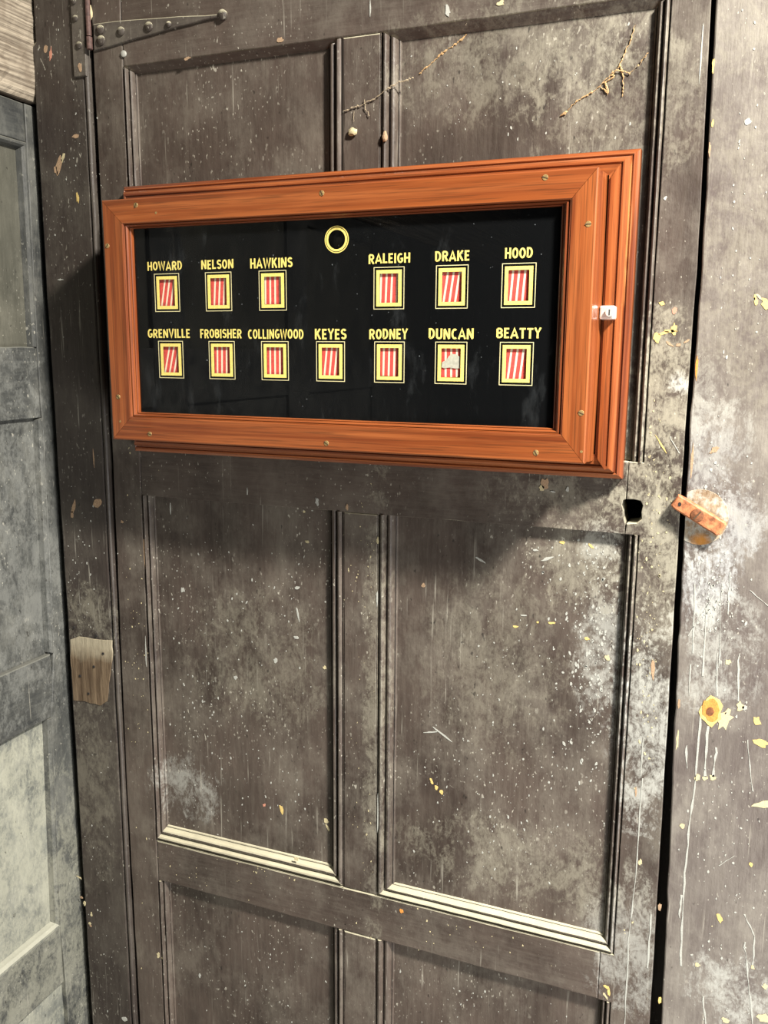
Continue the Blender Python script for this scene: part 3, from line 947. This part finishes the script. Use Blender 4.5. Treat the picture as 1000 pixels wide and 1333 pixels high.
cocoon(459, 172, 0.006, 0.0045, 'cream', 'pale cream cocoon hanging under the cobweb on the middle upright')
cocoon(501, 178, 0.0035, 0.006, 'tan', 'tan cocoon stuck to the moulding right of the middle upright')
cocoon(117.5, 17, 0.003, 0.009, 'cream', 'pale cream cocoon above the hinge pin at top left')

# ------------------------------------------------------------------ glazed indicator board
ib = empty('indicator_board', (0, 0, 0), 'varnished mahogany glazed case with gold names and striped flag windows, hung on the door', 'indicator board')
BX0, BX1, BZ0, BZ1 = -0.815, -0.118, 1.353, 1.722     # moulded back frame
FX0, FX1, FZ0, FZ1 = -0.7935, -0.1515, 1.3775, 1.6915  # front frame at y = -0.09
YF, YC = -0.090, -0.036
# back frame: flat field with ogee edge, four mitred lengths
BPROF = [(0, 0.036), (0.0, 0.022), (0.10, 0.020), (0.16, 0.016), (0.20, 0.0145), (0.24, 0.016), (0.27, 0.016), (0.31, 0.010), (0.38, 0.0055),
         (0.46, 0.003), (0.53, 0.0028), (0.56, 0.0045), (0.60, 0.0045), (0.63, 0.0), (1.0, 0.0)]
BW = 0.030
o4 = [(BX0, BZ0), (BX1, BZ0), (BX1, BZ1), (BX0, BZ1)]
i4 = [(BX0 + BW, BZ0 + BW), (BX1 - BW, BZ0 + BW), (BX1 - BW, BZ1 - BW), (BX0 + BW, BZ1 - BW)]
for k, mt in enumerate(('wood_h', 'wood_v', 'wood_h', 'wood_v')):
    j = (k + 1) % 4
    moulding('back_frame', o4[k], o4[j], i4[k], i4[j], M[mt], ib, BPROF, YC, 1, 0, back=-0.0015)
# box sides, slightly flared to the back (the right one a little bowed, as in the photograph)
SW = 0.010


def side(name, a, b, ai, bi, mat, flare):
    V, F = [], []
    n = 16
    for s in range(n + 1):
        u = s / n
        o, i = Vector(a).lerp(Vector(b), u), Vector(ai).lerp(Vector(bi), u)
        d = (o - i).normalized()
        for (yy, fl) in ((YF + 0.012, 0.0), (-0.06, flare * 0.6), (YC, flare)):
            p = o + d * fl
            V.append((p.x, yy, p.y))
        V.append((i.x, YC, i.y))
        V.append((i.x, YF + 0.012, i.y))
    for s in range(n):
        for j in range(5):
            F.append((s * 5 + j, s * 5 + (j + 1) % 5, (s + 1) * 5 + (j + 1) % 5, (s + 1) * 5 + j))
    F += [list(range(5)), list(range(n * 5 + 4, n * 5 - 1, -1))]
    link(name, mesh(name, V, F), ib, [M[mat]])


f4 = [(FX0, FZ0), (FX1, FZ0), (FX1, FZ1), (FX0, FZ1)]
s4 = [(FX0 + SW, FZ0 + SW), (FX1 - SW, FZ0 + SW), (FX1 - SW, FZ1 - SW), (FX0 + SW, FZ1 - SW)]
for k, mt in enumerate(('wood_h', 'wood_v', 'wood_h', 'wood_v')):
    j = (k + 1) % 4
    e = 0.0012
    cx = [(p[0] + (e if p[0] < -0.4 else -e), p[1] + (e if p[1] < 1.5 else -e)) for p in f4]
    side('case_side', cx[k], cx[j], s4[k], s4[j], mt, 0.004 if k == 1 else 0.001)
# raised strip round the case on the right, with the lid gap beside it
moulding('edge_strip', (-0.1355, FZ0 - 0.012), (-0.1365, FZ1 + 0.010), (-0.1455, FZ0 + 0.002), (-0.1465, FZ1 - 0.004), M['wood_v'], ib,
         [(0, 0.001), (0.05, -0.0035), (0.5, -0.004), (0.9, -0.0035), (1, 0.0)], YC, 20, 0, back=YC + 0.002)
# front frame: four mitred members
IX0, IX1, IZ0, IZ1 = -0.7612, -0.1785, 1.4090, 1.6605
n4 = [(IX0, IZ0), (IX1, IZ0), (IX1, IZ1), (IX0, IZ1)]
FPROF = [(0, 0.0125), (0, 0.0018), (0.02, 0.0006), (0.06, 0.0), (0.97, 0.0), (1.0, 0.0007), (1.0, 0.0125)]
frames = []
for k, mt in enumerate(('wood_h', 'wood_v', 'wood_h', 'wood_v')):
    j = (k + 1) % 4
    sh_ = 0.00025
    A, B, C_, D_ = (Vector(v) for v in (f4[k], f4[j], n4[k], n4[j]))
    u = (B - A).normalized() * sh_
    frames.append(moulding('frame_member', A + u, B - u, C_ + u, D_ - u, M[mt], ib, FPROF, YF, 1, 0, back=YF + 0.013))
# glazing bead inside the frame
GX0, GX1, GZ0, GZ1 = IX0 + 0.0085, IX1 - 0.0115, IZ0 + 0.0065, IZ1 - 0.0055
g4 = [(GX0, GZ0), (GX1, GZ0), (GX1, GZ1), (GX0, GZ1)]
GPROF = [(0, 0.010), (0, 0.0012), (0.06, 0.0005), (0.14, 0.002), (0.20, 0.0032), (0.30, 0.0020), (0.45, 0.0020), (0.60, 0.0038), (0.70, 0.0066), (0.76, 0.0070), (0.84, 0.0062), (0.94, 0.0072), (1.0, 0.0098)]
for k, mt in enumerate(('wood_h', 'shaded_bead_v', 'shaded_bead_h', 'wood_v')):  # right and top beads take the copy darkened for shade
    j = (k + 1) % 4
    moulding('glazing_bead', n4[k], n4[j], g4[k], g4[j], M[mt], ib, GPROF, YF, 1, 0, back=YF + 0.0115)

# black panel with thirteen openings and the round one
YP = -0.0775
Sg = (CAM_D + YP) / (CAM_D - 0.065)


def G2(x, z):
    return (x * Sg, 1.5 + (z - 1.5) * Sg)


COLX = [-0.7130, -0.6335, -0.5540, -0.4738, -0.3963, -0.3175, -0.2385]
R1, R2 = 1.5738, 1.4863
WHW, WHH = 0.0197 * Sg, 0.0247 * Sg
names1 = {0: 'HOWARD', 1: 'NELSON', 2: 'HAWKINS', 4: 'RALEIGH', 5: 'DRAKE', 6: 'HOOD'}
names2 = {0: 'GRENVILLE', 1: 'FROBISHER', 2: 'COLLINGWOOD', 3: 'KEYES', 4: 'RODNEY', 5: 'DUNCAN', 6: 'BEATTY'}
dx2 = [0.0025, 0.0025, 0.0018, 0, 0.0013, 0.0007, 0.0003]
WIN = [(names1[k], *G2(COLX[k], R1)) for k in names1] + [(names2[k], *G2(COLX[k] + dx2[k], R2)) for k in names2]
TILT = dict(HOWARD=11, NELSON=4, HAWKINS=0.5, RALEIGH=2, DRAKE=8, HOOD=4, GRENVILLE=14, FROBISHER=1.5, COLLINGWOOD=0.5, KEYES=6, RODNEY=1, DUNCAN=-1, BEATTY=6)
OFFX = dict(HOWARD=0.001, NELSON=0.0012, HAWKINS=0.0036, RALEIGH=-0.0030, DRAKE=0.0004, HOOD=0.0, GRENVILLE=0.001, FROBISHER=0.0, COLLINGWOOD=0.0002, KEYES=0.0006, RODNEY=0.0, DUNCAN=0.0012, BEATTY=0.0004)
HW, HH = 0.0119, 0.0169
CR = G2(-0.4649, 1.6325)
RH = 0.0112

# panel mesh: quad grid between openings
xs, zs = set([GX0 - 0.004, GX1 + 0.004]), set([GZ0 - 0.004, GZ1 + 0.004])
bmp = bmesh.new()
cells_x = sorted({GX0 - 0.004, GX1 + 0.004, *[w[1] - HW for w in WIN], *[w[1] + HW for w in WIN], CR[0] - RH * 1.2, CR[0] + RH * 1.2})
cells_z = sorted({GZ0 - 0.004, GZ1 + 0.004, *[w[2] - HH for w in WIN], *[w[2] + HH for w in WIN], CR[1] - RH * 1.2, CR[1] + RH * 1.2})
V, F = [], []


def inside(xc, zc):
    for w in WIN:
        if abs(xc - w[1]) < HW and abs(zc - w[2]) < HH:
            return True
    return abs(xc - CR[0]) < RH * 1.2 and abs(zc - CR[1]) < RH * 1.2


for a in range(len(cells_x) - 1):
    for b in range(len(cells_z) - 1):
        x0, x1, z0, z1 = cells_x[a], cells_x[a + 1], cells_z[b], cells_z[b + 1]
        if not inside((x0 + x1) / 2, (z0 + z1) / 2):
            n = len(V)
            V += [(x0, YP, z0), (x1, YP, z0), (x1, YP, z1), (x0, YP, z1)]
            F.append((n, n + 1, n + 2, n + 3))
# ring of faces from the square round the circle to the circle
N = 48
n = len(V)
for i in range(N):
    an = 2 * math.pi * i / N
    c, s = math.cos(an), math.sin(an)
    q = 1 / max(abs(c), abs(s))
    V.append((CR[0] + RH * 1.2 * c * q, YP, CR[1] + RH * 1.2 * s * q))
    V.append((CR[0] + RH * c, YP, CR[1] + RH * s))
for i in range(N):
    j = (i + 1) % N
    F.append((n + 2 * i, n + 2 * j, n + 2 * j + 1, n + 2 * i + 1))
me = bpy.data.meshes.new('black_panel')
me.from_pydata(V, [], F)
bp_ = link('black_panel', me, ib, [M['black']])
sol = bp_.modifiers.new('thickness', 'SOLIDIFY')
sol.thickness = 0.0008
sol.offset = -1
V, F = [], []
box_pts(V, F, GX0 - 0.003, GX1 + 0.003, YP - 0.0022, YP - 0.0012, GZ0 - 0.003, GZ1 + 0.003)
link('glass_pane', mesh('glass_pane', V, F), ib, [M['pane']])
# inside of the case
V, F = [], []
box_pts(V, F, FX0 + 0.013, FX1 - 0.013, -0.045, -0.040, FZ0 + 0.013, FZ1 - 0.013)
link('inner_board', mesh('inner_board', V, F), ib, [M['void']])
link('bell_dome', disc_mesh('bell_dome', (CR[0], CR[1]), 0.016, -0.066, -0.045, 32, dome=0.004), ib, [plain('grey_bell', (0.05, 0.055, 0.06), 0.4, 0.3, 0.4, 120)])


def ring(name, outer, inner, y, mat, parent):
    n = len(outer)
    V = [(p[0], y, p[1]) for p in outer] + [(p[0], y, p[1]) for p in inner] + [(p[0], y + 0.0002, p[1]) for p in outer] + [(p[0], y + 0.0002, p[1]) for p in inner]
    F = []
    for i in range(n):
        j = (i + 1) % n
        F += [(i, j, n + j, n + i), (2 * n + i, 3 * n + i, 3 * n + j, 2 * n + j), (i, 2 * n + i, 2 * n + j, j), (n + i, n + j, 3 * n + j, 3 * n + i)]
    return link(name, mesh(name, V, F), parent, [mat])


def circ(r, n=48):
    return [(CR[0] + r * math.cos(2 * math.pi * i / n), CR[1] + r * math.sin(2 * math.pi * i / n)) for i in range(n)]


YL = YP - 0.0004
ring('gold_ring', circ(0.0138), circ(0.0112), YL, M['gold'], ib)
ring('gold_ring', circ(0.0158), circ(0.0147), YL, M['gold'], ib)
for (nm, x, z) in WIN:
    ring('gold_line', rect(x - WHW, x + WHW, z - WHH, z + WHH), rect(x - WHW + 0.0008, x + WHW - 0.0008, z - WHH + 0.0008, z + WHH - 0.0008), YL, M['gold_line'], ib)
    a, b = WHW - 0.0034, WHH - 0.0034
    ring('gold_border', rect(x - a, x + a, z - b, z + b), rect(x - HW, x + HW, z - HH, z + HH), YL, M['gold'], ib)
    # striped flag
    V, F, MI = [], [], []
    t = math.radians(-TILT[nm])
    per, wh = 0.0069, 0.0024
    edges = [-0.0205]
    cur = -1.5 * per - wh / 2 + per / 2 - 0.0004 + OFFX[nm]
    cur = -per - wh / 2 + OFFX[nm] - 0.0014
    while cur - per > -0.0140:
        cur -= per
    while cur < 0.0100:
        edges += [cur, cur + wh]
        cur += per
    edges.append(0.0215)
    zh = 0.0215
    zb = -0.0165 if nm in ('HAWKINS', 'RODNEY', 'DUNCAN') else -0.0215
    for q in range(len(edges) - 1):
        e0, e1 = edges[q], edges[q + 1]
        if e1 - e0 < 1e-5:
            continue
        b = len(V)
        for yy in (YP + 0.0022, YP + 0.0028):
            for (u, v) in ((e0, zb), (e1, zb), (e1, zh), (e0, zh)):
                V.append((x + u * math.cos(t) - v * math.sin(t), yy, z + u * math.sin(t) + v * math.cos(t)))
        F += [(b, b + 1, b + 2, b + 3), (b + 7, b + 6, b + 5, b + 4), (b, b + 4, b + 5, b + 1), (b + 3, b + 2, b + 6, b + 7)]
        MI += [q % 2] * 4
    me = bpy.data.meshes.new('striped_flag')
    me.from_pydata(V, [], F)
    for p, i_ in zip(me.polygons, MI):
        p.material_index = i_
    link('striped_flag', me, ib, [M['flag_red'], M['flag_white']])
    if nm == 'DUNCAN':
        pts = [(-0.0118, -0.0050), (-0.0110, 0.0010), (-0.0060, 0.0035), (-0.0030, 0.0080), (0.0005, 0.0105), (0.0060, 0.0100), (0.0105, 0.0070), (0.0118, 0.0020), (0.0110, -0.0030), (0.0118, -0.0060), (0.0040, -0.0062), (-0.0020, -0.0052), (-0.0080, -0.0062)]
        thin('paper_scrap', [(x + a, z + b) for a, b in pts], YP + 0.0012, YP + 0.0017, M['paper'], ib, label='torn grey paper scrap')


# hand-painted block capitals, each a closed or open stroke path on a unit-high cell
def arc(cx, cy, rx, ry, a0, a1, n=9):
    return [(cx + rx * math.cos(math.radians(a0 + (a1 - a0) * i / n)), cy + ry * math.sin(math.radians(a0 + (a1 - a0) * i / n))) for i in range(n + 1)]


T = 0.10
GL = {
    'A': (0.66, [[(0.05, 0), (0.33, 0.93), (0.61, 0)], [(0.16, 0.28), (0.50, 0.28)]]),
    'B': (0.56, [[(0.1, 0.09), (0.1, 0.91)], [(0.1, 0.91)] + arc(0.28, 0.72, 0.17, 0.19, 90, -90) + [(0.1, 0.53)], [(0.1, 0.50)] + arc(0.29, 0.30, 0.19, 0.21, 90, -90) + [(0.1, 0.09)]]),
    'C': (0.54, [arc(0.31, 0.5, 0.21, 0.41, 55, 305, 16)]),
    'D': (0.58, [[(0.1, 0.09), (0.1, 0.91), (0.24, 0.91)] + arc(0.24, 0.5, 0.24, 0.41, 90, -90, 14) + [(0.24, 0.09), (0.1, 0.09)]]),
    'E': (0.48, [[(0.44, 0.91), (0.1, 0.91), (0.1, 0.09), (0.44, 0.09)], [(0.1, 0.51), (0.39, 0.51)]]),
    'F': (0.46, [[(0.44, 0.91), (0.1, 0.91), (0.1, 0.0)], [(0.1, 0.50), (0.38, 0.50)]]),
    'G': (0.58, [arc(0.31, 0.5, 0.21, 0.41, 52, 360 - 62, 16) + [(0.50, 0.24), (0.50, 0.44), (0.33, 0.44)]]),
    'H': (0.60, [[(0.1, 0), (0.1, 1)], [(0.50, 0), (0.50, 1)], [(0.1, 0.50), (0.50, 0.50)]]),
    'I': (0.22, [[(0.11, 0), (0.11, 1)]]),
    'K': (0.60, [[(0.1, 0), (0.1, 1)], [(0.50, 1.0), (0.14, 0.44)], [(0.24, 0.58), (0.52, 0)]]),
    'L': (0.46, [[(0.1, 1), (0.1, 0.09), (0.44, 0.09)]]),
    'N': (0.62, [[(0.1, 0), (0.1, 0.93)], [(0.1, 0.97), (0.52, 0.03)], [(0.52, 0.07), (0.52, 1)]]),
    'O': (0.60, ['closed', arc(0.30, 0.5, 0.21, 0.41, 0, 360, 24)[:-1]]),
    'R': (0.58, [[(0.1, 0), (0.1, 0.91)], [(0.1, 0.91)] + arc(0.28, 0.69, 0.19, 0.22, 90, -90) + [(0.1, 0.47)], [(0.28, 0.46), (0.50, 0)]]),
    'S': (0.52, [arc(0.27, 0.71, 0.17, 0.20, 25, 235, 10) + arc(0.27, 0.30, 0.18, 0.21, 60, -155, 11)]),
    'T': (0.54, [[(0.02, 0.91), (0.52, 0.91)], [(0.27, 0.91), (0.27, 0)]]),
    'U': (0.60, [[(0.1, 1), (0.1, 0.30)] + arc(0.30, 0.30, 0.20, 0.21, 180, 360, 10) + [(0.50, 1)]]),
    'V': (0.60, [[(0.06, 1), (0.30, 0.04), (0.54, 1)]]),
    'W': (0.84, [[(0.06, 1), (0.23, 0.04), (0.42, 0.94), (0.61, 0.04), (0.78, 1)]]),
    'Y': (0.56, [[(0.05, 1), (0.28, 0.48), (0.51, 1)], [(0.28, 0.50), (0.28, 0)]]),
}


def ribbon(V, F, pts, closed, w, y, f, k):
    pts = [Vector(p) for p in pts]
    n = len(pts)
    A = []
    for i in range(n):
        p = pts[i]
        if closed:
            a, c = pts[i - 1], pts[(i + 1) % n]
        else:
            a, c = pts[max(0, i - 1)], pts[min(n - 1, i + 1)]
        e1, e2 = (p - a), (c - p)
        if e1.length < 1e-6:
            e1 = e2
        if e2.length < 1e-6:
            e2 = e1
        e1, e2 = e1.normalized(), e2.normalized()
        n1, n2 = Vector((-e1.y, e1.x)), Vector((-e2.y, e2.x))
        m = n1 + n2
        m = m.normalized() if m.length > 1e-4 else n1
        l = w / max(0.62, m.dot(n1))
        A.append((p + m * l, p - m * l))
    b = len(V)
    yy = y - 0.00002 * k
    for (u, v) in A:
        for q in (u, v):
            x, z = f(q)
            V.append((x, yy, z))
    for i in range(n if closed else n - 1):
        j = (i + 1) % n
        F.append((b + 2 * i, b + 2 * i + 1, b + 2 * j + 1, b + 2 * j))


# measured extents on the plane y = -0.065: left x, right x, top z, bottom z
TX = {'HOWARD': (-742.7, -687.9, 1614.0, 1602.6), 'NELSON': (-658.7, -610.0, 1613.9, 1602.2), 'HAWKINS': (-585.8, -525.4, 1613.6, 1601.4),
      'GRENVILLE': (-746.5, -678.8, 1526.8, 1515.0), 'FROBISHER': (-663.3, -600.2, 1526.4, 1514.6), 'COLLINGWOOD': (-591.0, -510.8, 1526.0, 1513.9),
      'KEYES': (-495.3, -451.9, 1526.4, 1513.4), 'RALEIGH': (-422.8, -369.3, 1614.1, 1602.6), 'DRAKE': (-338.7, -296.6, 1614.5, 1602.8),
      'HOOD': (-255.4, -223.3, 1615.3, 1603.6), 'RODNEY': (-421.6, -371.5, 1526.1, 1513.7), 'DUNCAN': (-345.1, -289.5, 1526.5, 1514.0),
      'BEATTY': (-262.6, -210.5, 1526.8, 1515.0)}
for word, (x0, x1, z1, z0) in TX.items():
    a, b = G2(x0 / 1000, z0 / 1000), G2(x1 / 1000, z1 / 1000)
    H = b[1] - a[1]
    gap = 0.075
    tot = sum(GL[c][0] for c in word) + gap * (len(word) - 1) - 0.0
    sx = (b[0] - a[0]) / tot
    V, F = [], []
    cur = 0
    for c in word:
        wd, st = GL[c]
        closed = st[0] == 'closed'
        dz = random.uniform(-0.02, 0.02) * H
        for k, s in enumerate(st[1:] if closed else st):
            f = lambda q, cur=cur, dz=dz: (a[0] + (cur + q.x) * sx, a[1] + q.y * H + dz)
            ribbon(V, F, s, closed, 0.086, YL - 0.0001, f, k)
        cur += wd + gap
    me = bpy.data.meshes.new('name_lettering')
    me.from_pydata(V, [], F)
    o = link('name_lettering', me, ib, [M['gold']])

# brass screws in the front frame
for q in ((176.8, 267), (139.7, 320), (419, 251.4), (154, 516.6), (195, 565), (425, 577), (710, 231), (756.6, 537.7), (697.8, 589.4), (766, 291.7)):
    c = at(q[0], q[1], YF)
    V0 = disc_mesh('screw', c, 0.0032, YF - 0.0004, YF + 0.001, 20, dome=0.0001)
    s = link('screw', V0, ib, [M['brass']])
    an = random.uniform(0, 3.1)
    V, F = [], []
    box_pts(V, F, -0.0033, 0.0033, -0.0002, 0.0002, -0.00045, 0.00045)
    V = [(c[0] + v[0] * math.cos(an) - v[2] * math.sin(an), YF - 0.0006 + v[1], c[1] + v[0] * math.sin(an) + v[2] * math.cos(an)) for v in V]
    link('screw_slot', mesh('screw_slot', V, F), s, [M['slot']])
for q in ((156.4, 548.6), (203, 277), (757, 588)):
    c = at(q[0], q[1], YF)
    link('plug', disc_mesh('plug', c, 0.0016, YF - 0.0002, YF + 0.001, 12), ib, [M['brass']])
# little cam lock on the right edge of the case
lk = at(791.5, 407, -0.046)
V, F = [], []
box_pts(V, F, lk[0] - 0.0085, lk[0] + 0.0085, -0.052, -0.036, lk[1] - 0.0075, lk[1] + 0.0075)
lb = link('lock_body', mesh('lock_body', V, F), ib, [M['chrome']], label='small worn chrome lock')
bv = lb.modifiers.new('bevel', 'BEVEL')
bv.width = 0.002
bv.segments = 2
link('lock_cylinder', disc_mesh('lock_cylinder', (lk[0] + 0.003, lk[1]), 0.0048, -0.0555, -0.052, 20), lb, [M['chrome']])
V, F = [], []
box_pts(V, F, lk[0] + 0.0023, lk[0] + 0.0035, -0.0558, -0.0552, lk[1] - 0.003, lk[1] + 0.003)
link('key_slot', mesh('key_slot', V, F), lb, [M['lock_dark']])
